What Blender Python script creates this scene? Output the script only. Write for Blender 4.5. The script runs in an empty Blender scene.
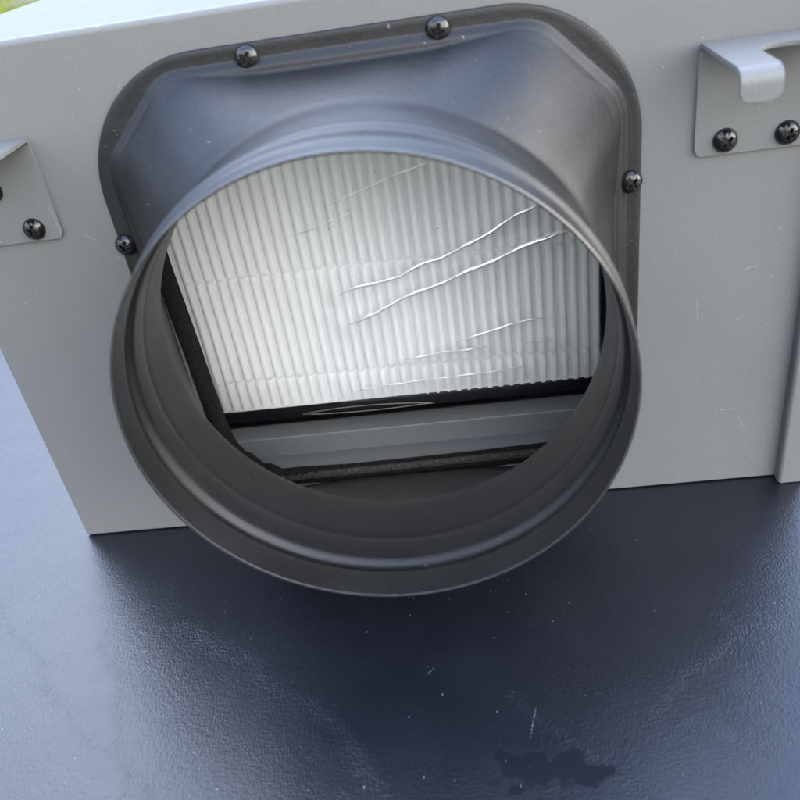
import bpy, bmesh, math, random
import numpy as np
from mathutils import Vector, Matrix
random.seed(7); rng = np.random.default_rng(7)
S = bpy.context.scene; COL = S.collection
MM = 0.001
PI = math.pi

# ------------------------------------------------------------------ objects
BASE = {}
def thing(name, label, cat, base, group=None):
    o = bpy.data.objects.new(name, None); COL.objects.link(o)
    o.empty_display_size = .02
    o.location = Vector(base)*MM
    o['label'] = label; o['category'] = cat
    if group: o['group'] = group
    BASE[o.name] = Vector(base)
    return o
def root_base(o):
    while o.parent: o = o.parent
    return BASE.get(o.name, Vector((0,0,0)))
def mesh_obj(name, V, F, mat, parent=None, smooth=True, sharp=None, at=None, attrs=None):
    """V in millimetres, world axes. at: own origin (mm) when V is local to it."""
    V = np.asarray(V, float)
    b = root_base(parent) if parent else Vector((0,0,0))
    me = bpy.data.meshes.new(name)
    W = V if at is not None else V - np.array(b)[None]
    me.from_pydata((W*MM).tolist(), [], [list(map(int,f)) for f in F])
    me.update()
    if smooth:
        me.polygons.foreach_set('use_smooth', [True]*len(me.polygons))
        if sharp: me.set_sharp_from_angle(angle=math.radians(sharp))
    if attrs:
        for k, vals in attrs.items():
            a = me.attributes.new(k, 'FLOAT', 'POINT'); a.data.foreach_set('value', np.asarray(vals, np.float32))
    if mat: me.materials.append(mat)
    o = bpy.data.objects.new(name, me); COL.objects.link(o)
    if parent:
        o.parent = parent
    if at is not None: o.location = (Vector(at)-b)*MM
    return o
def fix_normals(o):
    bm = bmesh.new(); bm.from_mesh(o.data); bmesh.ops.recalc_face_normals(bm, faces=bm.faces)
    bm.to_mesh(o.data); bm.free()
def solid(o, t, off=-1):
    m = o.modifiers.new('solid', 'SOLIDIFY'); m.thickness = t*MM; m.offset = off; m.use_even_offset = True; return m
def wnorm(o):
    m = o.modifiers.new('normals', 'WEIGHTED_NORMAL'); m.keep_sharp = True; m.weight = 100
def bevel(o, w, seg=2, ang=40):
    m = o.modifiers.new('bevel', 'BEVEL'); m.width = w*MM; m.segments = seg; m.limit_method = 'ANGLE'; m.angle_limit = math.radians(ang)
    m.harden_normals = False; return m
def grid_faces(nu, nv, wrap=False):
    F = []
    for j in range(nv-1):
        for i in range(nu if wrap else nu-1):
            i2 = (i+1) % nu
            F.append((j*nu+i, j*nu+i2, (j+1)*nu+i2, (j+1)*nu+i))
    return F
def box_vf(x0,x1,y0,y1,z0,z1):
    V = [(x,y,z) for z in (z0,z1) for y in (y0,y1) for x in (x0,x1)]
    return V, [(0,2,3,1),(4,5,7,6),(0,1,5,4),(2,6,7,3),(0,4,6,2),(1,3,7,5)]

# ------------------------------------------------------------------ materials
class NT:
    def __init__(s, name):
        s.m = bpy.data.materials.new(name); s.m.use_nodes = True
        s.t = s.m.node_tree; s.t.nodes.clear()
        s.out = s.t.nodes.new('ShaderNodeOutputMaterial')
    def n(s, typ, ins=None, **kw):
        nd = s.t.nodes.new('ShaderNode'+typ)
        for k, v in kw.items(): setattr(nd, k, v)
        for k, v in (ins or {}).items(): s.set(nd.inputs[k], v)
        return nd
    def set(s, sock, v):
        if isinstance(v, bpy.types.NodeSocket): s.t.links.new(v, sock)
        elif isinstance(v, bpy.types.Node): s.t.links.new(v.outputs[0], sock)
        else:
            if isinstance(v, (tuple, list)) and sock.type == 'RGBA' and len(v) == 3: v = (*v, 1)
            sock.default_value = v
    def math(s, op, a, b=0.0, c=0.0, clamp=False):
        nd = s.n('Math', operation=op, use_clamp=clamp)
        s.set(nd.inputs[0], a); s.set(nd.inputs[1], b); s.set(nd.inputs[2], c)
        return nd.outputs[0]
    def vmath(s, op, a, b=(0,0,0)):
        nd = s.n('VectorMath', operation=op); s.set(nd.inputs[0], a); s.set(nd.inputs[1], b); return nd
    def smooth(s, v, a, b, lo=0.0, hi=1.0):
        nd = s.n('MapRange', interpolation_type='SMOOTHSTEP')
        for k, x in zip(('Value','From Min','From Max','To Min','To Max'), (v,a,b,lo,hi)): s.set(nd.inputs[k], x)
        return nd.outputs[0]
    def mix(s, f, a, b):
        nd = s.n('Mix', data_type='RGBA'); s.set(nd.inputs[0], f); s.set(nd.inputs[6], a); s.set(nd.inputs[7], b); return nd.outputs[2]
    def noise(s, vec, scale, detail=2, rough=.5, **kw):
        return s.n('TexNoise', {'Vector':vec,'Scale':scale,'Detail':detail,'Roughness':rough}, **kw)
    def coord(s):
        g = s.n('NewGeometry'); return g.outputs['Position']
    def objc(s):
        return s.n('TexCoord').outputs['Object']
    def specks(s, vec, cell, rmin, rmax, keep, stretch=None):
        """random dust specks: cell (m), radius range (m), share of cells kept"""
        if stretch: vec = s.n('Mapping', {'Vector':vec,'Scale':stretch[:3],'Rotation':stretch[3:]}).outputs[0]
        v = s.n('TexVoronoi', {'Vector':vec,'Scale':1/cell}, voronoi_dimensions='2D')
        sc = s.n('SeparateColor', {'Color':v.outputs['Color']})
        d = s.math('MULTIPLY', v.outputs['Distance'], cell)
        r = s.smooth(sc.outputs[1], 0, 1, rmin, rmax)
        r2 = s.math('MULTIPLY', r, 0.55)
        a = s.n('MapRange', {'Value':d,'From Min':r2,'From Max':r,'To Min':1.0,'To Max':0.0}).outputs[0]
        cl = s.smooth(s.noise(vec, .11/cell, 2).outputs[0], .36, .64, .12, 1.35)
        k = s.math('LESS_THAN', sc.outputs[0], s.math('MULTIPLY', cl, keep*.8))
        fade = s.smooth(sc.outputs[2], 0, 1, .35, 1)
        return s.math('MULTIPLY', s.math('MULTIPLY', a, k), fade)
    def segment(s, vec, a, b, w, axes=(1,1,1)):
        """soft mask round a straight scratch from a to b (metres)"""
        a = Vector(a); b = Vector(b); ab = b-a
        pa = s.vmath('SUBTRACT', vec, tuple(a))
        h = s.math('DIVIDE', s.vmath('DOT_PRODUCT', pa, tuple(ab)).outputs['Value'], ab.length_squared, clamp=True)
        sc = s.n('VectorMath', operation='SCALE', ); s.set(sc.inputs[0], tuple(ab)); s.set(sc.inputs['Scale'], h)
        d = s.vmath('LENGTH', s.vmath('MULTIPLY', s.vmath('SUBTRACT', pa, sc.outputs[0]).outputs[0], axes).outputs[0]).outputs['Value']
        return s.smooth(d, w*.35, w, 1, 0)
    def addmax(s, *a):
        r = a[0]
        for x in a[1:]: r = s.math('MAXIMUM', r, x)
        return r
    def front(s, P):
        """seen from the front: (x, z) with depth folded in, for 2D textures"""
        q = s.n('SeparateXYZ', {'Vector':P})
        a = s.math('ADD', q.outputs[0], s.math('MULTIPLY', q.outputs[1], .83)); b = s.math('ADD', q.outputs[2], s.math('MULTIPLY', q.outputs[1], .61))
        return s.n('CombineXYZ', {'X':a,'Y':b}).outputs[0]
    def bump(s, h, strength, dist, normal=None):
        nd = s.n('Bump', {'Height':h,'Strength':strength,'Distance':dist})
        if normal is not None: s.set(nd.inputs['Normal'], normal)
        return nd.outputs[0]
    def bsdf(s, **k):
        p = s.n('BsdfPrincipled')
        for kk, v in k.items(): s.set(p.inputs[kk.replace('_',' ')], v)
        return p
    def done(s, sh):
        s.t.links.new(sh.outputs[0] if isinstance(sh, bpy.types.Node) else sh, s.out.inputs[0]); return s.m

def mat_grey_paint():
    t = NT('grey_powder_coat'); P = t.coord()
    fine = t.noise(P, 1500, 2, .6).outputs[0]
    blot = t.noise(P, 22, 4, .6).outputs[0]
    c = t.mix(t.smooth(fine, .3, .7), (.128,.130,.128), (.148,.150,.148))
    c = t.mix(t.smooth(blot, .35, .75, 0, .35), c, (.124,.125,.119))
    dust = t.addmax(t.specks(t.front(P), .006, .00010, .00026, .30), t.specks(t.front(P), .019, .0002, .00045, .35, (1,.3,1,0,0,.9)))
    scr = t.addmax(
        t.segment(P, (.0490,0,.1420), (.0540,0,.1385), .00030), t.segment(P, (.0590,0,.1315), (.0615,0,.1300), .00035),
        t.segment(P, (.2310,0,.1885), (.2316,0,.1815), .00022), t.segment(P, (.2770,0,.0365), (.2860,0,.0372), .00025),
        t.segment(P, (.2872,0,.0335), (.2900,0,.0275), .0003), t.segment(P, (.0410,0,.0880), (.0560,0,.0790), .00030),
        t.segment(P, (.2680,0,.0900), (.2690,0,.0780), .0002), t.segment(P, (.2850,0,.0980), (.2885,0,.0990), .0003),
        t.segment(P, (.0420,-.0015,.1540), (.0429,-.0015,.1430), .0003))
    scr = t.math('MULTIPLY', scr, t.smooth(t.noise(P, 700, 2).outputs[0], .38, .55))
    m = t.math('MAXIMUM', t.math('MULTIPLY', dust, .75), t.math('MULTIPLY', scr, .24))
    c = t.mix(m, c, (.40,.41,.41))
    dark = t.specks(t.front(P), .045, .0002, .0006, .35)
    c = t.mix(t.math('MULTIPLY', dark, .7), c, (.06,.06,.06))
    rough = t.smooth(fine, .2, .8, .38, .52)
    h = t.math('ADD', fine, t.math('MULTIPLY', t.noise(P, 420, 2).outputs[0], 1.2))
    return t.done(t.bsdf(Base_Color=c, Metallic=.1, Roughness=rough, Specular_IOR_Level=.22, Normal=t.bump(t.noise(P, 26, 2, .4).outputs[0], .12, .004, t.bump(h, .20, .00012))))

def mat_black_paint():
    t = NT('black_satin_paint'); P = t.coord()
    fine = t.noise(P, 1700, 2, .7).outputs[0]
    blot = t.noise(P, 35, 4, .6).outputs[0]
    c = t.mix(t.smooth(fine, .35, .75), (.0045,.0046,.005), (.0105,.0107,.0112))
    c = t.mix(t.smooth(blot, .4, .75, 0, .5), c, (.014,.014,.0135))
    dust = t.addmax(t.specks(t.front(P), .0055, .00010, .00028, .42), t.specks(t.front(P), .017, .00012, .00034, .22, (1,.45,1,0,0,.9)))
    c = t.mix(t.math('MULTIPLY', dust, .42), c, (.32,.31,.29))
    rough = t.smooth(blot, .3, .75, .42, .54)
    h = t.math('ADD', fine, t.math('MULTIPLY', t.noise(P, 380, 2).outputs[0], .9))
    return t.done(t.bsdf(Base_Color=c, Roughness=rough, Specular_IOR_Level=.40, Normal=t.bump(h, .75, .00012)))

def mat_leatherette():
    t = NT('black_leatherette'); P = t.coord()
    cr = t.n('Attribute', attribute_name='crease').outputs['Fac']
    wet = t.n('Attribute', attribute_name='stain').outputs['Fac']
    wet = t.math('MULTIPLY', t.smooth(t.math('ADD', wet, t.math('MULTIPLY', t.math('SUBTRACT', t.noise(P, 190, 4, .65).outputs[0], .5), 1.5)), .30, .78), t.smooth(wet, .02, .25))
    wrp = t.noise(P, 60, 3, .5)
    Q = t.vmath('ADD', P, t.vmath('MULTIPLY', wrp.outputs['Color'], (.006,.006,.0)).outputs[0]).outputs[0]
    g1 = t.n('TexVoronoi', {'Vector':t.n('Mapping', {'Vector':Q,'Rotation':(0,0,.7),'Scale':(1,.5,1)}).outputs[0],'Scale':1250.}, voronoi_dimensions='2D').outputs['Distance']
    g2 = t.noise(t.n('Mapping', {'Vector':Q,'Rotation':(0,0,-.55),'Scale':(.45,1.25,1)}).outputs[0], 850, 4, .62).outputs[0]
    g3 = t.noise(Q, 120, 4, .6).outputs[0]
    h = t.math('ADD', t.math('MULTIPLY', g1, .45), t.math('ADD', t.math('MULTIPLY', g2, 1.2), t.math('MULTIPLY', g3, .8)))
    amp = t.math('ADD', .60, t.math('MULTIPLY', cr, 1.0))
    h = t.math('MULTIPLY', t.math('SUBTRACT', h, 1.2), amp)
    nrm = t.bump(h, .52, .00030)
    blot = t.noise(P, 14, 4, .6).outputs[0]
    c = t.mix(t.smooth(blot, .3, .7), (.0035,.0042,.0066), (.0055,.0065,.0098))
    dust = t.addmax(t.specks(P, .0075, .00008, .00030, .30), t.specks(P, .013, .00010, .00035, .25, (1,.40,1,0,0,.6)),
                    t.specks(P, .030, .0002, .0005, .3, (.35,1,1,0,0,.9)))
    c = t.mix(t.math('MULTIPLY', dust, .4), c, (.30,.32,.34))
    scr = t.addmax(t.segment(P, (.1935,-.1055,0), (.1905,-.1165,0), .00035), t.segment(P, (.158,-.089,0), (.1600,-.0865,0), .0003),
                   t.segment(P, (.150,-.048,0), (.1525,-.0535,0), .0004), t.segment(P, (.095,-.0620,0), (.098,-.0600,0), .0003))
    c = t.mix(t.math('MULTIPLY', t.math('MULTIPLY', scr, t.smooth(t.noise(P, 900, 2).outputs[0], .4, .6)), .22), c, (.30,.32,.36))
    rough = t.math('ADD', t.smooth(blot, .25, .75, .29, .33), t.math('MULTIPLY', wet, .20))
    spec = t.math('SUBTRACT', .56, t.math('MULTIPLY', wet, .46))
    return t.done(t.bsdf(Base_Color=c, Roughness=rough, Specular_IOR_Level=spec, IOR=1.5, Normal=nrm))

def mat_pleat():
    t = NT('white_filter_paper'); P = t.coord()
    f = t.noise(P, 900, 3, .6).outputs[0]
    c = t.mix(t.smooth(f, .3, .7), (.88,.89,.895), (.92,.925,.925))
    d = t.specks(t.front(P), .02, .0002, .0005, .25)
    c = t.mix(t.math('MULTIPLY', d, .8), c, (.12,.11,.10))
    b = t.bsdf(Base_Color=c, Roughness=.75, Specular_IOR_Level=.25, Normal=t.bump(f, .3, .00015))
    tr = t.n('BsdfTranslucent', {'Color':(.85,.86,.86)})
    ms = t.n('MixShader', {0:.06, 1:b.outputs[0], 2:tr.outputs[0]})
    return t.done(ms)

def mat_film():
    t = NT('clear_plastic_film')
    cr = t.n('Attribute', attribute_name='crinkle_glint').outputs['Fac']
    fr = t.n('Fresnel', {'IOR':1.5}).outputs[0]
    fac = t.math('ADD', t.math('MULTIPLY', fr, 1.5), .01, clamp=True)
    gl = t.n('BsdfGlossy', {'Color':(1,1,1),'Roughness':.06})
    tp = t.n('BsdfTransparent', {'Color':(.985,.988,.988)})
    sheen = t.n('BsdfDiffuse', {'Color':(.95,.955,.96)})
    t0 = t.n('MixShader', {0:t.n('Attribute', attribute_name='painted_sheen').outputs['Fac'], 1:tp.outputs[0], 2:sheen.outputs[0]})  # soft glare round the creases, put into the film as diffuse white
    a = t.n('MixShader', {0:fac, 1:t0.outputs[0], 2:gl.outputs[0]})
    # along sharp creases the glints are painted in as white, with extra gloss
    wd = t.n('BsdfDiffuse', {'Color':(.96,.965,.97)}); wg = t.n('BsdfGlossy', {'Color':(1,1,1),'Roughness':.16})
    wh = t.n('MixShader', {0:.55, 1:wd.outputs[0], 2:wg.outputs[0]})
    b = t.n('MixShader', {0:t.math('MULTIPLY', cr, .95, clamp=True), 1:a.outputs[0], 2:wh.outputs[0]})
    return t.done(b)

def mat_simple(name, col, rough, spec=.5, metal=0.0, nscale=None, nstr=.3, dist=.0003, var=.25, coat=0.0):
    t = NT(name); P = t.coord()
    f = t.noise(P, nscale or 600, 4, .65).outputs[0]
    lo = tuple(x*(1-var) for x in col); hi = tuple(x*(1+var) for x in col)
    c = t.mix(t.smooth(f, .3, .7), lo, hi)
    return t.done(t.bsdf(Base_Color=c, Roughness=rough, Specular_IOR_Level=spec, Metallic=metal, Coat_Weight=coat, Normal=t.bump(f, nstr, dist)))

def mat_lawn():
    t = NT('lawn'); P = t.coord()
    a = t.noise(P, 1.1, 5, .65).outputs[0]; b = t.noise(P, 24, 3, .6).outputs[0]
    c = t.mix(t.smooth(b, .3, .7), (.070,.090,.008), (.150,.160,.018))
    dirt = t.smooth(t.noise(t.n('Mapping', {'Vector':P,'Location':(3.3,.4,0)}).outputs[0], .42, 4, .6).outputs[0], .52, .62)
    spot = t.vmath('LENGTH', t.vmath('MULTIPLY', t.vmath('SUBTRACT', P, (-6.75,15.3,-.75)).outputs[0], (1,.35,0)).outputs[0]).outputs['Value']
    dirt = t.math('MAXIMUM', dirt, t.smooth(t.math('ADD', spot, t.math('MULTIPLY', a, .4)), .55, .75, 1, 0))
    c = t.mix(dirt, c, (.13,.105,.08))
    return t.done(t.bsdf(Base_Color=c, Roughness=.9, Specular_IOR_Level=.1, Normal=t.bump(t.math('ADD', a, b), .8, .03)))
def mat_blade():
    t = NT('grass_blade'); P = t.coord()
    c = t.mix(t.smooth(t.noise(P, 3, 3).outputs[0], .3, .7), (.075,.115,.010), (.160,.195,.020))
    return t.done(t.bsdf(Base_Color=c, Roughness=.6, Specular_IOR_Level=.2))

GREY = mat_grey_paint(); BLACK = mat_black_paint(); LEATHER = mat_leatherette(); PAPER = mat_pleat(); FILM = mat_film()
FOAM = mat_simple('black_foam', (.011,.0108,.0105), .95, .15, nscale=1400, nstr=1.0, dist=.0008, var=.6)
def mat_torn():
    t = NT('torn_foam_edge'); P = t.coord()
    f = t.noise(P, 1200, 4, .65).outputs[0]
    c = t.mix(t.smooth(f, .3, .7), (.022,.0205,.019), (.062,.057,.052))
    z = t.n('SeparateXYZ', {'Vector':P}).outputs[2]
    up = t.smooth(z, .0241, .0245)
    pale = t.math('MULTIPLY', up, t.smooth(t.noise(P, 700, 3, .6).outputs[0], .62, .72))
    c = t.mix(pale, c, (.22,.20,.17))
    return t.done(t.bsdf(Base_Color=c, Roughness=.95, Specular_IOR_Level=.2, Normal=t.bump(f, 1.0, .0006)))
TORN = mat_torn()
SCREW = mat_simple('black_zinc', (.006,.0058,.0058), .15, .55, nscale=500, nstr=.05, dist=.0001)
INNER = mat_simple('grey_inner_sheet', (.150,.157,.160), .45, .5, metal=.25, nscale=1300, nstr=.3, dist=.0001, var=.10)
FRAME = mat_simple('black_wrapped_frame', (.003,.003,.005), .12, .5, nscale=70, nstr=.40, dist=.0016)
FOLD = mat_simple('creased_film', (.13,.12,.105), .2, .9, nscale=300, nstr=.2, dist=.0002)
LEG = mat_simple('dark_metal', (.03,.03,.03), .5)

# ------------------------------------------------------------------ the table
W_, H_, D_ = 307.0, 207.2, 232.0
table = thing('table', 'black leather-covered table top with creases, dust and a dark stain', 'table', (155, 0, -750))
def crease_lines():
    return [([(60,-58),(72,-66),(92,-80),(113,-97),(127,-112),(140,-128),(152,-146)], 3.2, .8),
            ([(-40,-30),(-14,-54),(6,-72),(24,-94),(40,-108),(57,-116),(74,-134)], 2.4, .35),
            ([(186,-98),(194,-106),(203,-115),(211,-125),(222,-138)], 2.4, .8),
            ([(268,-79),(256,-90),(246,-94),(237,-104),(230,-112)], 2.4, .7),
            ([(262,-72),(268,-79),(280,-80),(300,-77)], 2.0, .5),
            ([(-70,20),(-52,-10),(-46,-40),(-30,-70),(-12,-104),(-10,-130)], 2.5, .3),
            ([(30,-60),(40,-84),(52,-102),(60,-128)], 2.5, .22),
            ([(230,-120),(243,-113),(262,-122),(285,-121)], 2.5, .5)]
def polydist(X, Y, pts):
    d = np.full(X.shape, 1e9)
    for (ax,ay),(bx,by) in zip(pts[:-1], pts[1:]):
        ux, uy = bx-ax, by-ay
        tt = np.clip(((X-ax)*ux+(Y-ay)*uy)/(ux*ux+uy*uy), 0, 1)
        d = np.minimum(d, np.hypot(X-ax-tt*ux, Y-ay-tt*uy))
    return d
# cover: fine grid in the middle, coarser outwards, rolled down at the rim
def axis(a0, a, b, b1, fine, coarse):
    return np.concatenate([np.arange(a0, a, coarse), np.arange(a, b, fine), np.linspace(b, b1, max(2,int((b1-b)/coarse)))])
tx = axis(-600, -170, 370, 900, 2.0, 20.); ty = axis(-760, -200, 260, 430, 2.0, 20.)
X, Y = np.meshgrid(tx, ty)
Z = np.zeros_like(X); CR = np.zeros_like(X)
wob = 1.6*np.sin(X*.13+1.3*np.sin(Y*.11))+1.3*np.sin(Y*.19+X*.05)
for pts, w, k in crease_lines():
    d = polydist(X+wob, Y+wob*.7, pts)
    CR = np.maximum(CR, k*np.exp(-(d/(w*.75))**2))
    Z += -.022*k*np.exp(-(d/(w*.45))**2) + .015*k*np.exp(-((d-w*.9)/(w*.5))**2)
Z += .05*np.sin(X*.035+.5*np.sin(Y*.03))*np.sin(Y*.041+1)
near = np.clip((np.abs(X-155)-170)/30, 0, 1)
base_flat = 1-((X>-6)&(X<322)&(Y>-8)&(Y<D_+6))
Z *= base_flat
# stain with ragged outline, about 30 mm across
ax_, ay_ = X-194, Y+130
ang = np.arctan2(ay_, ax_)
rad = 14.5+3.2*np.sin(3*ang+.6)+2.4*np.sin(7*ang+2)+1.5*np.sin(13*ang)
inner = 1-.75*np.exp(-(((X-195)/8)**2+((Y+134)/3.5)**2))
ST = np.clip((rad+1.5-np.hypot(ax_*.80, ay_*1.25))/7.0, 0, 1)*inner
V = np.stack([X, Y, Z], -1).reshape(-1,3).tolist(); F = grid_faces(len(tx), len(ty))
nx, ny = len(tx), len(ty)
ring = [(0,i) for i in range(nx)]+[(j,nx-1) for j in range(1,ny)]+[(ny-1,i) for i in range(nx-2,-1,-1)]+[(j,0) for j in range(ny-2,0,-1)]
prev = [j*nx+i for j,i in ring]
for k,(o_,dz) in enumerate([(2.5,-.8),(4.5,-2.5),(6,-5.5),(6,-28),(4.5,-31),(0,-32)]):
    cur = []
    for j,i in ring:
        x, y = tx[i], ty[j]
        sx = -1 if i==0 else (1 if i==nx-1 else 0); sy = -1 if j==0 else (1 if j==ny-1 else 0)
        q = .7071 if sx and sy else 1
        V.append((x+sx*o_*q, y+sy*o_*q, dz)); cur.append(len(V)-1)
    for a in range(len(ring)):
        b = (a+1)%len(ring); F.append((prev[a], cur[a], cur[b], prev[b]))
    prev = cur
F.append(tuple(prev[::-1]))
pad = len(V)-nx*ny
cover = mesh_obj('table_top', V, F, LEATHER, table, attrs={'crease':np.concatenate([CR.ravel(), np.zeros(pad)]), 'stain':np.concatenate([ST.ravel(), np.zeros(pad)])})
for lx in (-560, 860):
    for ly in (-720, 390):
        v, f = [], []
        for k,(zz, r) in enumerate([(-750,13),(-745,14),(-32,17)]):
            for i in range(20): v.append((lx+r*math.cos(i*PI/10), ly+r*math.sin(i*PI/10), zz))
        f = grid_faces(20, 3, True); f.append(tuple(range(19,-1,-1)))
        mesh_obj('leg', v, f, LEG, table, sharp=40)

# ------------------------------------------------------------------ the filter box
box = thing('filter_box', 'grey metal air filter box with a round black duct collar on its front', 'filter box', (155, 116, 0))
HX0, HX1, HZ0, HZ1, HC = 74.0, 240.0, 18.6, 188.0, 20.0
def wrap_sheet():
    R = 2.2
    prof = [(0,.6),(0,HZ0),(0,HZ1),(0,H_-R)]
    for k in range(1,7):
        a = k/6*PI/2; prof.append((R-R*math.cos(a), H_-R+R*math.sin(a)))
    prof += [(D_*.33,H_),(D_*.66,H_)]
    for k in range(0,7):
        a = k/6*PI/2; prof.append((D_-R+R*math.sin(a), H_-R+R*math.cos(a)))
    prof += [(D_,.6)]
    xs = [0, HX0, HX1, 312.2]
    V = [(x,y,z) for (y,z) in prof for x in xs]; F = []
    for j in range(len(prof)-1):
        for i in range(3):
            if j == 1 and i == 1: continue
            F.append((j*4+i, j*4+i+1, (j+1)*4+i+1, (j+1)*4+i))
    # corners of the opening are cut across
    n = len(V)
    V += [(HX0+HC,0,HZ0),(HX1-HC,0,HZ0),(HX1,0,HZ0+HC),(HX1,0,HZ1-HC),(HX1-HC,0,HZ1),(HX0+HC,0,HZ1),(HX0,0,HZ1-HC),(HX0,0,HZ0+HC)]
    c = [5, 6, 10, 9]                      # corner vertices: lower left, lower right, upper right, upper left
    F += [(c[0], n+0, n+7), (n+1, c[1], n+2), (n+3, c[2], n+4), (n+5, c[3], n+6)]
    F = [q for q in F]
    def insert(a, b, extra):               # keep the neighbours watertight along the opening
        for k,q in enumerate(F):
            for i in range(len(q)):
                if len(q) == 4 and {q[i], q[(i+1)%len(q)]} == {a, b}:
                    e = extra if q[i] == a else extra[::-1]
                    F[k] = q[:i+1]+tuple(e)+q[i+1:]; return
    insert(c[0], c[1], (n+0, n+1)); insert(c[1], c[2], (n+2, n+3)); insert(c[3], c[2], (n+5, n+4)); insert(c[0], c[3], (n+7, n+6))
    return V, F
v, f = wrap_sheet()
body = mesh_obj('housing', v, f, GREY, box, sharp=50)
fix_normals(body)
solid(body, 1.4, -1); bevel(body, .35, 2, 60); wnorm(body)
# left side, bottom: separate bent panels
v, f = box_vf(.35, 1.7, 1.6, D_-1.6, .9, H_-1.6)
sidel = mesh_obj('left_panel', v, f, GREY, box, smooth=False)
v, f = box_vf(1.8, 305.5, 1.5, D_-1.5, 1.0, 2.2)
mesh_obj('bottom_panel', v, f, GREY, box, smooth=False)
# right side door: folded edge stands proud of the front
def ribbon(path, z0, z1):
    n = len(path); V = [(x,y,z0) for x,y in path]+[(x,y,z1) for x,y in path]
    return V, [(i, i+1, n+i+1, n+i) for i in range(n-1)]
def rounded(path, r, seg=5):
    out = [path[0]]
    for a,b,c in zip(path[:-2], path[1:-1], path[2:]):
        A, Bq, C = Vector(a), Vector(b), Vector(c)
        u = (A-Bq).normalized(); w = (C-Bq).normalized()
        p0, p1 = Bq+u*r, Bq+w*r
        for k in range(seg+1):
            t = k/seg; out.append(tuple(p0*(1-t)**2+Bq*2*t*(1-t)+p1*t*t))
    out.append(path[-1]); return out
pth = rounded([(305.9,-.35),(305.9,-4.2),(313.9,-4.2),(313.9,D_+1),(306.5,D_+1)], .45)
v, f = ribbon(pth, .3, H_+.8)
door = mesh_obj('side_panel', v, f, GREY, box, sharp=50); solid(door, 1.1, -1 if False else 1)
bevel(door, .25, 2, 60); wnorm(door)
# inside the opening: stepped channel that carries the filter
def strip(prof, x0, x1):
    n = len(prof); V = [(x0,y,z) for y,z in prof]+[(x1,y,z) for y,z in prof]
    return V, [(i, i+1, n+i+1, n+i) for i in range(n-1)]
prof = [(0,0)]+rounded([(5.0,22.4),(16.8,22.9),(17.0,32.3),(29.5,31.0)], .4, 3)+[(0,0)]
v, f = strip(prof[1:-1], 56, 254)
ch = mesh_obj('filter_channel', v, f, INNER, box, smooth=False)
solid(ch, .5, 0).use_even_offset = False
for x0,x1 in ((64.0,65.2),(247.5,248.7)):
    v, f = box_vf(x0, x1, 1.6, 28, 36, 196); mesh_obj('guide_wall', v, f, INNER, box, smooth=False)
v, f = box_vf(65.3, 247.4, 1.6, 28, 194.5, 195.7); mesh_obj('guide_wall', v, f, INNER, box, smooth=False)

# foam seal round the opening, cut by hand: uneven edges, torn lower left corner
def clamp_seal(q):
    cx, cz, h, r = 155.5, 104.2, 85.5, 40
    dx, dz = q.x-cx, q.y-cz
    dx = max(-h, min(h, dx)); dz = max(-h-.6, min(h, dz))
    ax, az = abs(dx)-(h-r), abs(dz)-(h-r)
    if ax > 0 and az > 0 and math.hypot(ax, az) > r:
        k = r/math.hypot(ax, az); dx = math.copysign(h-r+ax*k, dx); dz = math.copysign(h-r+az*k, dz)
    return Vector((cx+dx, cz+dz))
def foam():
    inner = [(80.5,41),(83,36),(85.5,34.5),(89.5,28.5),(92.5,28.2),(97,24.6),(104,24.9),(126,24.0),(150,24.2),(180,24.6),(209,25.6),(226,26.2),(234.0,28),
             (235.3,40),(235.6,68),(236.6,80),(236.4,84),(237.2,96),(237.0,130),(236.5,150),(233,162),(214,184),(150,185),(98,184),(80,164),(76.5,150),(76.5,124),(77.8,90),(78.6,56),(79.6,46)]
    pts = []
    n = len(inner)
    for i in range(n):
        a, b = Vector(inner[i]), Vector(inner[(i+1)%n]); L = (b-a).length; m = max(1,int(L/1.1))
        for k in range(m): pts.append(a.lerp(b, k/m))
    N = len(pts); V = []; prof = [(0,4.5),(.05,.2),(.35,-.7),(2.5,-1.0),(5.2,-.8),(5.8,.0),(5.8,4.5)]
    cen = Vector((157,105))
    for i,p in enumerate(pts):
        tng = (pts[(i+3)%N]-pts[i-3]).normalized(); nr = Vector((tng.y,-tng.x))
        if nr.dot(p-cen) < 0: nr = -nr
        for (o_,y) in prof:
            j = .30 if y < 3 else 0
            q = p+nr*(o_+random.uniform(-j,j)*.9); q = clamp_seal(q); V.append((q.x, y+random.uniform(-j,j)*.8, q.y))
    F = []
    m = len(prof)
    for i in range(N):
        for k in range(m-1):
            i2 = (i+1)%N; F.append((i*m+k, i2*m+k, i2*m+k+1, i*m+k+1))
    return V, F
v, f = foam()
gk = mesh_obj('foam_seal', v, f, FOAM, box); fix_normals(gk)
# paler torn skin along the lower edge of the seal
v = []; f = []
xs = np.arange(96, 232, 1.0)
for i,x in enumerate(xs):
    zt = 24.3+(x-97)*.011
    j = lambda s: random.uniform(-s,s)
    v += [(x, -1.2+j(.12), zt-2.3+j(.35)), (x, -1.3+j(.15), zt-1.3+j(.3)), (x, -1.25+j(.15), zt-.35+j(.25)), (x, -.5+j(.2), zt+.12+j(.25)), (x, .6, zt+.05)]
sk = mesh_obj('torn_edge', v, [(i*5+k,(i+1)*5+k,(i+1)*5+k+1,i*5+k+1) for i in range(len(xs)-1) for k in range(4)], TORN, gk); fix_normals(sk)

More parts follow.
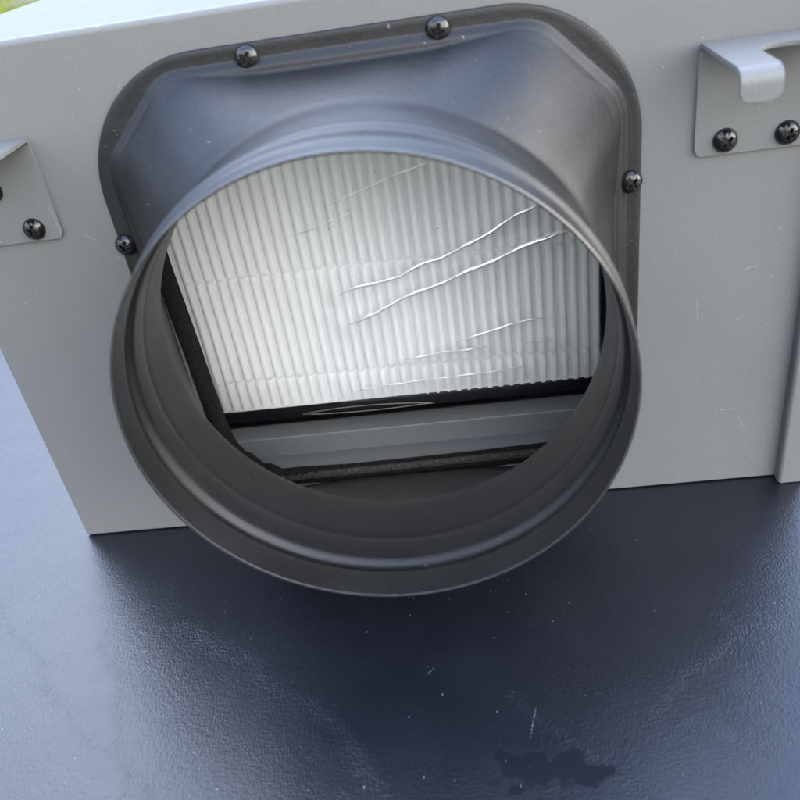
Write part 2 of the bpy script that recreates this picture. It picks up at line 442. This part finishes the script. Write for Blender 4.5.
# ------------------------------------------------------------------ duct adapter
CX, CZ = 155.4, 106.6      # collar axis
FX, FZ = 154.6, 104.2      # flange centre
NT_ = 360
th = np.linspace(0, 2*PI, NT_, endpoint=False)
def rr_square(half_x, half_z, r, th):
    """distance from centre to a rounded rectangle along each angle"""
    out = []
    for t in th:
        c, s = abs(math.cos(t)), abs(math.sin(t))
        d = min(half_x/c if c > 1e-9 else 1e9, half_z/s if s > 1e-9 else 1e9)
        x, z = d*c, d*s
        if x > half_x-r and z > half_z-r:
            ax, az = half_x-r, half_z-r
            bq = c*ax+s*az; cc = ax*ax+az*az-r*r
            d = bq+math.sqrt(max(bq*bq-cc, 0))
        out.append(d)
    return np.array(out)
def octagon(half, cut, th, rnd=0):
    d = np.minimum(half/np.maximum(np.abs(np.cos(th)),1e-9), half/np.maximum(np.abs(np.sin(th)),1e-9))
    cd = (2*half-cut)/(np.abs(np.cos(th))+np.abs(np.sin(th)))
    r = np.minimum(d, cd)
    if rnd:
        k = np.ones(2*rnd+1)/(2*rnd+1)
        e = np.concatenate([r[-rnd:], r, r[:rnd]]); r = np.convolve(e, k, 'valid')
    return r
flange = rr_square(92.1, 92.0, 44, th)
octa = octagon(85.6, 25.5, th, 3)
octs = octagon(85.6, 25.5, th, 6)
cosT, sinT = np.cos(th), np.sin(th)
def xz(r, cx, cz): return np.stack([cx+r*cosT, cz+r*sinT], -1)
rings = []
def addring(P, y): rings.append(np.concatenate([P[:, :1], np.full((NT_,1), y), P[:, 1:]], 1))
fl = xz(flange, FX, FZ)
oc = xz(octa, FX, FZ); ocs = xz(octs, FX, FZ)
def ins(P, k):
    c = np.array([FX,FZ]); d = P-c; L = np.linalg.norm(d,axis=1,keepdims=True); return c+d*(L+k)/L
addring(fl, -.05); addring(ins(fl,.0), -.9); addring(ins(fl,-.25), -1.3); addring(ins(fl,-.7), -1.5)
addring(fl*.5+ins(oc,2.3)*.5, -1.5)
# flat shelf inside the raised edge: only along the straight sides, it dies out at the cut corners
diag = np.abs(np.abs(np.sin(2*th)))
PLAT = (1-.85*np.clip((diag-.62)/.25, 0, 1))[:,None]
for k,y in ((2.1,-1.5),(1.8,-1.53),(1.45,-1.68),(1.0,-2.0),(.4,-2.55),(-.2,-3.1),(-.6,-3.4),(-1.0,-3.58),(-1.5,-3.68),(-2.2,-3.76),(-2.9,-3.9)):
    addring(ins(oc, k if k > -1 else -1+(k+1)*PLAT), y)
c0 = ins(ocs, -1-2.2*PLAT); c1 = xz(np.full(NT_, 74.6), CX, CZ)
for k in range(1, 25):
    s = k/24
    # straight cone with a soft fold at the base and a wider fillet into the collar
    P = c0*(1-s)+c1*s
    e = s + .06*math.sin(PI*s)
    pl = (1-s)**1.2
    y = -4.05-30.6*(s**1.03)
    P = P if s < .86 else c1+(P-c1)*(1-((s-.86)/.14)**1.5*.45) if s < 1 else c1
    addring(P, y)
for d,r in ((36.5,74.45),(39,74.35),(44,74.3),(50,74.3),(52.8,74.3),(53.3,74.33),(53.8,74.42),(54.4,74.5),(55.2,74.5),(55.9,74.42),(56.5,74.3),(57.2,74.2),
            (60,74.2),(63.5,74.2),(64.5,74.3),(65.4,74.7),(66.2,75.4),(67,76.0),(67.9,76.35),(68.8,76.35),(69.7,76.0),(70.5,75.5),(71.3,75.1),(72.2,74.9),(74,74.9),(78,74.95),(81.0,75.0),(81.9,75.0)):
    addring(xz(np.full(NT_, r), CX, CZ), -d)
v = np.concatenate(rings); f = grid_faces(NT_, len(rings), True)
# the sheet is not perfectly true
v[:,0] += .12*np.sin(v[:,2]*.06)*np.clip((-v[:,1]-30)/50,0,1)
adapter = mesh_obj('duct_adapter', v, f, BLACK, box, sharp=75); fix_normals(adapter)
solid(adapter, .75, -1)
# bare cut edge of the sheet at the mouth of the collar
RIM = mat_simple('worn_metal_edge', (.02,.02,.021), .22, .9)
v = []
for k,(r,y) in enumerate([(75.06,-81.35),(75.06,-81.95),(74.65,-82.1),(74.2,-81.95)]):
    v += [(CX+r*math.cos(t)+.12*math.sin((CZ+r*math.sin(t))*.06), y, CZ+r*math.sin(t)) for t in th]
mesh_obj('collar_rim', v, grid_faces(NT_, 4, True), RIM, adapter)

# ------------------------------------------------------------------ screws
def screw_mesh():
    R, Hh = 4.05, 2.75; V = []; F = []
    nr, na = 30, 96
    V.append((0, -Hh*.45, 0))
    for i in range(1, nr+1):
        q = i/nr; r = R*q
        for a in range(na):
            t = 2*PI*a/na; x, z = r*math.cos(t), r*math.sin(t)
            h = Hh*(1-q**2.6)**.62
            u, w = abs(x), abs(z)
            arm = lambda a_, b_: max(0, min(1, (.50-b_)/.16))*max(0, min(1, (2.05-a_)/.5))
            cut = max(arm(u,w), arm(w,u), max(0, min(1, (1.05-math.hypot(x,z))/.3)))
            h -= cut*1.45*(1-.25*q)
            V.append((x, -h, z))
    for a in range(na): F.append((0, 1+(a+1)%na, 1+a))
    for i in range(nr-1):
        for a in range(na):
            a2 = (a+1)%na; F.append((1+i*na+a, 1+i*na+a2, 1+(i+1)*na+a2, 1+(i+1)*na+a))
    return V, F
sv, sf = screw_mesh()
screw0 = None
def add_screw(x, y, z, rot, parent):
    global screw0
    b = root_base(parent)
    if screw0 is None:
        screw0 = mesh_obj('screw', sv, sf, SCREW, parent, sharp=50, at=(x,y,z)); fix_normals(screw0); o = screw0
    else:
        o = screw0.copy(); COL.objects.link(o); o.parent = parent; o.location = (Vector((x,y,z))-b)*MM
    o.rotation_euler = (random.uniform(-.05,.05), rot, random.uniform(-.05,.05))
    return o
for (x,z,a) in ((123.6,192.0,.5),(184.2,192.0,.25),(243.2,136.2,.9),(64.9,136.0,.3),(64.9,73,.1),(243.2,73,.6),(124,16.4,.2),(184.4,16.4,.7)):
    add_screw(x, -1.5, z, a, adapter)

# ------------------------------------------------------------------ hanging brackets
def bracket_outline(cx, z0, z1, hw, r):
    pts = []
    for (sx, a0) in ((-1, PI), (1, 1.5*PI)):
        for k in range(7):
            a = a0+k/6*PI/2; pts.append((cx+sx*(hw-r)+r*math.cos(a), z0+r+r*math.sin(a)))
    return pts
def make_bracket(cx):
    """plate flat on the box, shelf folded forward with a U notch, both arms lipped down"""
    hw = 19.6; z0, z1 = 141.4, 176.0; T = 1.4
    bm = bmesh.new()
    # plate (front face at y=-T-.1) built as columns so that it shares the fold with the shelf
    nxs = 41
    xs = [cx-hw+2*hw*i/(nxs-1) for i in range(nxs)]
    R = 1.6
    rows = []
    def edge_z(x):                      # rounded lower corners
        r = 2.6; d = hw-abs(x-cx)
        return z0 if d >= r else z0+r-math.sqrt(max(r*r-(r-d)**2, 0))
    yp = -T
    def notch_back(x):                  # y reached by the shelf at this x
        u = abs(x-cx)
        if u > 8.3: return -40.0
        r = 7.0
        e = max(0.0, u-(8.3-r))
        return -15.5-(r-math.sqrt(max(r*r-e*e,0)))*1.0
    # left/right arms and the web, as separate x bands to keep the notch sides clean
    us = sorted(set([round(q,3) for q in np.concatenate([np.linspace(-hw,-8.3,12), -8.3+np.array([0,.15,.5,1,1.7,2.6,3.8,5.2,6.8,8.3]), np.linspace(8.3,hw,12), 8.3-np.array([.15,.5,1,1.7,2.6,3.8,5.2,6.8])]) ]))
    cols = []
    for u in us:
        x = cx+u; c = []
        for k in range(5): c.append((x, yp, edge_z(x)+(z1-R-edge_z(x))*k/4))
        for k in range(1,6):
            a = k/5*PI/2; c.append((x, yp-R+R*math.cos(a), z1-R+R*math.sin(a)))
        c.append((x,-8,z1)); c.append((x,-13,z1))
        cols.append(c)
    grid = [[bm.verts.new(p) for p in c] for c in cols]
    for i in range(len(us)-1):
        for k in range(len(grid[0])-1): bm.faces.new((grid[i][k], grid[i+1][k], grid[i+1][k+1], grid[i][k+1]))
    # notch floor between the arms
    nb = [bm.verts.new((cx+u, notch_back(cx+u), z1)) if abs(u) <= 8.31 else None for u in us]
    for i in range(len(us)-1):
        if nb[i] and nb[i+1]: bm.faces.new((grid[i][-1], grid[i+1][-1], nb[i+1], nb[i]))
    # arms with rounded fold and lip
    lipR = 3.0; LIP = 7.6; yf = -40.5
    for lo, hi in ((-hw,-8.3),(8.3,hw)):
        arm = [u for u in us if lo-1e-6 <= u <= hi+1e-6]
        inn = 8.3
        prow = [grid[us.index(u)][-1] for u in arm]
        path = [(-22.5,z1),(-30,z1),(yf+lipR,z1)]
        for k in range(1,8):
            a = k/7*PI/2; path.append((yf+lipR-lipR*math.sin(a), z1-lipR+lipR*math.cos(a)))
        path += [(yf, z1-LIP*.5),(yf, z1-LIP+3),(yf, z1-LIP+2),(yf, z1-LIP+1),(yf, z1-LIP+.4),(yf, z1-LIP+.1),(yf, z1-LIP)]
        for pi_, (y,z) in enumerate(path):
            nrow = []
            for u in arm:
                x = cx+u
                if pi_ == 0:
                    idx = us.index(u)
                # rounded lower corners of the lip
                below = max(0, (z1-LIP+3)-z)
                if below > 0:
                    mid = (lo+hi)/2; half = (hi-lo)/2
                    sh = 3-math.sqrt(max(9-below**2, 0)) if below < 3 else 3
                    x = cx+mid+(u-mid)*(half-sh)/half
                nrow.append(bm.verts.new((x,y,z)))
            # the notch edge vertex shared with the notch floor
            for i in range(len(arm)-1):
                bm.faces.new((prow[i], prow[i+1], nrow[i+1], nrow[i]))
            prow = nrow
    bmesh.ops.remove_doubles(bm, verts=bm.verts, dist=.02)
    bmesh.ops.recalc_face_normals(bm, faces=bm.faces)
    V = [tuple(v.co) for v in bm.verts]; bm.verts.index_update(); F = [[v.index for v in f.verts] for f in bm.faces]
    bm.free()
    o = mesh_obj('hanging_bracket', V, F, GREY, box, sharp=50)
    bm = bmesh.new(); bm.from_mesh(o.data); bmesh.ops.recalc_face_normals(bm, faces=bm.faces)
    bm.faces.ensure_lookup_table()
    pf = max(bm.faces, key=lambda q: q.calc_area() if abs(q.normal.y) > .9 and q.calc_center_median().y+BASE['filter_box'].y*MM > -.003 else 0)
    if pf.normal.y > 0: bmesh.ops.reverse_faces(bm, faces=bm.faces)
    bm.to_mesh(o.data); bm.free()
    solid(o, T-.05, -1); bevel(o, .3, 2, 50); wnorm(o)
    for dx, z, a in ((-9.8,146.0,.8),(9.8,146.0,.35),(0,161.2,.5)):
        add_screw(cx+dx, -T, z, a, o)
    return o
make_bracket(283.3); make_bracket(24.0)

# ------------------------------------------------------------------ pleated filter inside
flt = thing('pleated_filter', 'white pleated air filter in clear plastic wrap, seen inside the round collar', 'air filter', (155, 44, 33.2))
KF, DYF = 1.0324, 9.5
def FP(V):
    V = np.array(V, float).reshape(-1,3)
    V[:,0] = 186.655+(V[:,0]-186.655)*KF; V[:,2] = 234.289+(V[:,2]-234.289)*KF; V[:,1] += DYF
    return V
PX0, PX1, PZ0, PZ1 = 66.5, 240.5, 43.5, 186.0
pitch = 4.5; FY = 20.9; A = 4.6
sub = 12
npl = int((PX1-PX0)/pitch)
cols = npl*sub+1
u = np.arange(cols)/sub                                     # pleat coordinate
jit = rng.normal(0, .10, npl+2)
rowsz = np.concatenate([np.arange(PZ0, 56.5, .8), np.arange(56.5, 63, .35), np.arange(63, 104, 2.0), np.arange(104, 110.6, .35), np.arange(110.6, 152, 2.0), np.arange(152, 158, .4), np.arange(158, PZ1, 2.)])
V = []
ii = np.minimum(u.astype(int), npl-1); fr_ = u-ii
for z in rowsz:
    dz = min(abs(z-59.3), abs(z-107.3), abs(z-154.8))
    e = math.sqrt(max(0, 1-max(0, 1-dz/2.6)**2))
    amp = A*(.30+.70*e)*(.90+.42*np.clip((u-10)/22, 0, 1))
    sx = np.clip((u-10)/22, 0, 1)
    prof = np.abs(np.sin(PI*u))**(.62+.38*sx)
    shift = .28*np.sin(z*.11+ii*.7)*0 + .35*np.sin(z*.045+ii*1.9)*.5
    x = PX0+u*pitch+np.interp(u, np.arange(npl+2), jit)*1.2+np.interp(u, np.arange(npl+2), np.sin(z*.05+np.arange(npl+2)*1.9))*.07
    hgt = 1+np.interp(u, np.arange(npl+2), jit[::-1])*.5
    y = FY+A-amp*prof*hgt*.97+.25*math.sin(z*.09)
    V.append(np.stack([x, np.maximum(y, FY-.25), np.full(cols, z)], -1))
V = np.concatenate(V)
pl = mesh_obj('pleats', FP(V), grid_faces(cols, len(rowsz)), PAPER, flt)
solid(pl, .35, 1 if False else 0)
# cassette frame: a ring round the pleats
def frame_ring(x0,x1,z0,z1,w,y0,y1):
    V = []; F = []
    loops = [(0,y0),(w,y0),(w,y1),(0,y1)]
    for (o_,y) in loops:
        V += [(x0-o_,y,z0-o_),(x1+o_,y,z0-o_),(x1+o_,y,z1+o_),(x0-o_,y,z1+o_)]
    for k in range(4):
        for i in range(4):
            F.append((k*4+i, k*4+(i+1)%4, ((k+1)%4)*4+(i+1)%4, ((k+1)%4)*4+i))
    return V, F
v, f = frame_ring(66.0, 241.0, 46.0, 184.0, 6.6, 20.45, 44.0)
fo = mesh_obj('frame', FP(v), f, FRAME, flt, smooth=False); fix_normals(fo); bevel(fo, .7, 3, 40)
for q in fo.data.polygons: q.use_smooth = True
v, f = box_vf(66.3, 240.7, 20.75, 28.0, 45.0, 46.25)
mesh_obj('glue_bead', FP(v), f, PAPER, flt, smooth=False)
v, f = box_vf(66.2, 240.8, 43.0, 43.8, 46.2, 183.8)
mesh_obj('backing', FP(v), f, PAPER, flt, smooth=False)
# clear film, with sharp crinkles that run up to the right
creases = [([(134,97.5),(140,99.5),(159,102.0),(169,106.8),(176,108.2),(183.6,111.2),(195.4,116.1),(205,121.0),(216,124.7)], .50, 1.0),
           ([(135,83.5),(146,87.0),(157.7,92.2),(168,95.6),(176.8,98.3),(187,102.0),(198.4,105.3),(210,109.2),(223,112.4),(229,113.6)], .62, 1.0),
           ([(178,70.6),(184,72.1),(192,74.2),(200.3,75.8),(210,77.0),(214,77.2)], .40, .95),
           ([(155,64.0),(166,65.2),(172,66.6),(181,66.2),(190,67.4)], .40, .8),
           ([(206,66.2),(212,66.8),(219,66.4)], .38, .9),
           ([(131,51.5),(150,52.8),(178,54.0),(205,55.0)], .36, .7),
           ([(120,124),(134,127.4),(150,131)], .35, .3), ([(166,117.4),(167.6,118.6)], .5, .8), ([(203,83.6),(203.8,85)], .5, .6),
           ([(136,134),(160,141),(178,146)], .35, .25)]
gx = np.arange(66.5, 241, .27); gz = np.arange(45.7, 184, .27)
X, Z = np.meshgrid(gx, gz)
Yf = 20.25-.55*(np.sin(X*.045+.5*np.sin(Z*.05))*.5+.5)+.25*np.sin(Z*.06+X*.03)
M = np.zeros_like(X); SHEEN = np.zeros_like(X)
wx = X; wz = Z+.16*np.sin(X*.30)+.05*np.sin(X*.9+1)+.25*np.sin(X*.11)
for pts, w, k in creases:
    d = polydist(wx, wz, pts)
    # taper towards both ends
    e0 = np.hypot(X-pts[0][0], Z-pts[0][1]); e1 = np.hypot(X-pts[-1][0], Z-pts[-1][1])
    tp = np.clip(np.minimum(e0, e1)/7, .25, 1)*(.85+.28*np.sin(X*.43+pts[0][0])*np.sin(X*.17+2))
    M = np.maximum(M, k*np.clip(1.5-(d/(w*tp*1.1))**2, 0, 1))
    SHEEN = np.maximum(SHEEN, .14*np.sqrt(k)*np.exp(-np.clip(d-w,0,9)/2.6)*np.clip(np.minimum(e0,e1)/10,0,1)) if k > .5 else SHEEN
    Yf -= .80*w*np.exp(-(d/(w*1.15))**2)*tp
    Yf -= .5*k*np.exp(-(d/5)**2)
Yf = Yf-.95
film = mesh_obj('plastic_film', FP(np.stack([X, Yf, Z], -1)), grid_faces(len(gx), len(gz)), FILM, flt, attrs={'crinkle_glint':M.ravel(), 'painted_sheen':SHEEN.ravel()})
# the folded film along the bottom of the cassette: a long lens-shaped wrinkle
def tube(pts, r, n=8):
    V = []; F = []
    P = [Vector(p) for p in pts]
    for i,p in enumerate(P):
        t = (P[min(i+1,len(P)-1)]-P[max(i-1,0)]).normalized(); a = t.cross(Vector((0,1,0))).normalized(); b = t.cross(a)
        rr = r*(.5+.5*min(1, min(i, len(P)-1-i)/3))
        for k in range(n): V.append(p+a*rr*math.cos(2*PI*k/n)+b*rr*math.sin(2*PI*k/n))
    return V, grid_faces(n, len(P), True)
pts = []
for k in range(25):
    t = k/24; pts.append((107.5+58*t, 20.0, 41.9+1.7*math.sin(PI*t)**.8-1.2*t))
for k in range(1,25):
    t = 1-k/24; pts.append((107.5+58*t, 20.0, 41.6-1.3*math.sin(PI*t)**.9*(1-.3*t)-.6*t))
v, f = tube(pts, .22)
mesh_obj('film_fold', FP(v), f, FOLD, flt)

# ------------------------------------------------------------------ lawn far below and behind
n = 60
gxs = np.concatenate([[-400,-120,-60], np.linspace(-30,30,n), [60,120,400]]); gys = np.concatenate([[-400,-120,-60], np.linspace(-30,40,n), [60,120,400]])
X, Y = np.meshgrid(gxs, gys)
Z = -.75+0*X
R_ = np.clip(np.hypot(X, Y)-3, 0, None)
Z += .05*np.sin(X*.5)*np.sin(Y*.4+1)*np.clip(R_/6,0,1)
me = bpy.data.meshes.new('lawn'); me.from_pydata(np.stack([X,Y,Z],-1).reshape(-1,3).tolist(), [], grid_faces(len(gxs), len(gys))); me.materials.append(mat_lawn())
lawn = bpy.data.objects.new('ground', me); COL.objects.link(lawn); lawn['kind'] = 'structure'
V = []; F = []
for _ in range(26000):
    if random.random() < .7: x, y = random.uniform(-11,-4), random.uniform(10.5, 20)
    else: x, y = random.uniform(-4,4), random.uniform(-3,4)
    if math.hypot(x+6.75, (y-15.3)*.35) < .55: continue
    a = random.uniform(0, 2*PI); h = random.uniform(.05,.13); w = random.uniform(.004,.008); l = random.uniform(-.5,.5)*h
    dx, dy = math.cos(a), math.sin(a); i = len(V); z = -.80
    V += [(x-dx*w,y-dy*w,z),(x+dx*w,y+dy*w,z),(x+dx*w*.6-dy*l*.4,y+dy*w*.6+dx*l*.4,z+.05+h*.6),(x-dx*w*.6-dy*l*.4,y-dy*w*.6+dx*l*.4,z+.05+h*.6),(x-dy*l,y+dx*l,z+.05+h)]
    F += [(i,i+1,i+2,i+3),(i+3,i+2,i+4)]
me = bpy.data.meshes.new('grass'); me.from_pydata(V, [], F); me.materials.append(mat_blade())
gr = bpy.data.objects.new('grass', me); COL.objects.link(gr); gr['kind'] = 'stuff'; gr['label'] = 'bright green grass out of focus behind the box'; gr['category'] = 'grass'

# ------------------------------------------------------------------ light
SUN_EL, SUN_ROT = math.radians(50), math.radians(-25)   # azimuth from +Y towards +X
CLOUD_DIR = (-.12,.82,.56); CLOUD_LO, CLOUD_HI = 11.5, 13.0
w = bpy.data.worlds.new('World'); S.world = w; w.use_nodes = True
nt = w.node_tree; bg = nt.nodes['Background']
sky = nt.nodes.new('ShaderNodeTexSky'); sky.sky_type = 'NISHITA'; sky.sun_disc = False
sky.sun_elevation = SUN_EL; sky.sun_rotation = SUN_ROT; sky.dust_density = 1.5; sky.air_density = 1.0; sky.ozone_density = 1.0
# bright broken overcast: soft cloud over the blue, thinner and darker towards the photographer's side
def wn(typ, ins=(), **kw):
    nd = nt.nodes.new('ShaderNode'+typ)
    for k, v in kw.items(): setattr(nd, k, v)
    for k, v in dict(ins).items():
        if isinstance(v, bpy.types.NodeSocket): nt.links.new(v, nd.inputs[k])
        else: nd.inputs[k].default_value = v
    return nd
tc = wn('TexCoord').outputs['Generated']
cl = wn('TexNoise', {'Vector':tc,'Scale':2.2,'Detail':4.0,'Roughness':.55}).outputs[0]
cover = wn('MapRange', {'Value':cl,'From Min':.30,'From Max':.58,'To Min':.35,'To Max':1.0}, interpolation_type='SMOOTHSTEP').outputs[0]
toward = wn('VectorMath', {0:tc, 1:CLOUD_DIR}, operation='DOT_PRODUCT').outputs['Value']
lum = wn('MapRange', {'Value':toward,'From Min':.05,'From Max':1.0,'To Min':CLOUD_LO,'To Max':CLOUD_HI}, interpolation_type='SMOOTHSTEP').outputs[0]
side = wn('VectorMath', {0:tc, 1:(.84,-.40,.36)}, operation='DOT_PRODUCT').outputs['Value']
lum2 = wn('MapRange', {'Value':side,'From Min':.1,'From Max':1.0,'To Min':0.0,'To Max':14.0}, interpolation_type='SMOOTHSTEP').outputs[0]
lum = wn('Math', {0:lum, 1:lum2}, operation='ADD').outputs[0]
side3 = wn('VectorMath', {0:tc, 1:(.95,.28,.14)}, operation='DOT_PRODUCT').outputs['Value']
lum3 = wn('MapRange', {'Value':side3,'From Min':.70,'From Max':1.0,'To Min':0.0,'To Max':15.0}, interpolation_type='SMOOTHSTEP').outputs[0]
lum = wn('Math', {0:lum, 1:lum3}, operation='ADD').outputs[0]
tone = wn('MapRange', {'Value':toward,'From Min':-.6,'From Max':.7}, interpolation_type='SMOOTHSTEP').outputs[0]
tint = wn('Mix', {0:tone, 6:(1.01,.99,.955,1), 7:(.68,.90,1.34,1)}, data_type='RGBA').outputs[2]
warm = wn('MapRange', {'Value':side3,'From Min':.68,'From Max':.95}, interpolation_type='SMOOTHSTEP').outputs[0]
tint = wn('Mix', {0:warm, 6:tint, 7:(1.06,1.0,.90,1)}, data_type='RGBA').outputs[2]
ccol = wn('VectorMath', {0:tint}, operation='SCALE'); nt.links.new(lum, ccol.inputs['Scale'])
sep = wn('SeparateXYZ', {0:tc}); zen = sep.outputs[2]
clear = wn('MapRange', {'Value':zen,'From Min':.52,'From Max':.88,'To Min':1.0,'To Max':.30}, interpolation_type='SMOOTHSTEP').outputs[0]
cov2 = wn('Math', {0:cover, 1:clear}, operation='MULTIPLY').outputs[0]
blue = wn('VectorMath', {0:sky.outputs[0], 1:(1.3,1.62,2.2)}, operation='MULTIPLY').outputs[0]
mx = wn('Mix', {0:cov2, 6:blue, 7:ccol.outputs[0]}, data_type='RGBA')
# murk low over the horizon, thickest to the left
low = wn('MapRange', {'Value':zen,'From Min':.16,'From Max':.56,'To Min':.03,'To Max':1.0}, interpolation_type='SMOOTHSTEP').outputs[0]
lft = wn('MapRange', {'Value':sep.outputs[0],'From Min':.0,'From Max':.9,'To Min':1.0,'To Max':.05}, interpolation_type='SMOOTHSTEP').outputs[0]
bk = wn('MapRange', {'Value':sep.outputs[1],'From Min':-.45,'From Max':.1,'To Min':.62,'To Max':1.0}, interpolation_type='SMOOTHSTEP').outputs[0]
lft = wn('Math', {0:lft, 1:bk}, operation='MULTIPLY').outputs[0]
one = wn('Mix', {0:lft, 2:1.0, 3:low}, data_type='FLOAT').outputs[0]
fin = wn('VectorMath', {0:mx.outputs[2]}, operation='SCALE'); nt.links.new(one, fin.inputs['Scale'])
nt.links.new(fin.outputs[0], bg.inputs[0]); bg.inputs[1].default_value = .15
sun = bpy.data.lights.new('sun', 'SUN'); sun.energy = .5; sun.angle = math.radians(50); sun.color = (1,.97,.92)
so = bpy.data.objects.new('sun', sun); COL.objects.link(so)
sd = Vector((math.sin(SUN_ROT)*math.cos(SUN_EL), math.cos(SUN_ROT)*math.cos(SUN_EL), math.sin(SUN_EL)))
so.rotation_euler = sd.to_track_quat('Z', 'Y').to_euler(); so.location = sd*5

# ------------------------------------------------------------------ camera (solved from the photograph)
cam = bpy.data.cameras.new('camera'); co = bpy.data.objects.new('camera', cam); COL.objects.link(co)
right = Vector((.98978674, .03038741, -.13927964)); down = Vector((-.09981188, -.5498548, -.82927515)); fwd = Vector((-.10178311, .83470731, -.54120597))
M3 = Matrix((right, -down, -fwd)).transposed()
co.matrix_world = Matrix.Translation(Vector((186.655,-273.532,234.289))*MM) @ M3.to_4x4()
cam.sensor_width = 36; cam.lens = 36*812.178/800
cam.clip_start = .01; cam.clip_end = 2000
cam.dof.use_dof = True; cam.dof.focus_distance = .315; cam.dof.aperture_fstop = 13
S.camera = co
S.view_settings.view_transform = 'Standard'; S.view_settings.look = 'None'; S.view_settings.gamma = 1; S.view_settings.exposure = 1.45

S.cycles.max_bounces = 7; S.cycles.diffuse_bounces = 4; S.cycles.glossy_bounces = 3; S.cycles.transparent_max_bounces = 6
S.cycles.use_adaptive_sampling = True; S.cycles.adaptive_threshold = .015
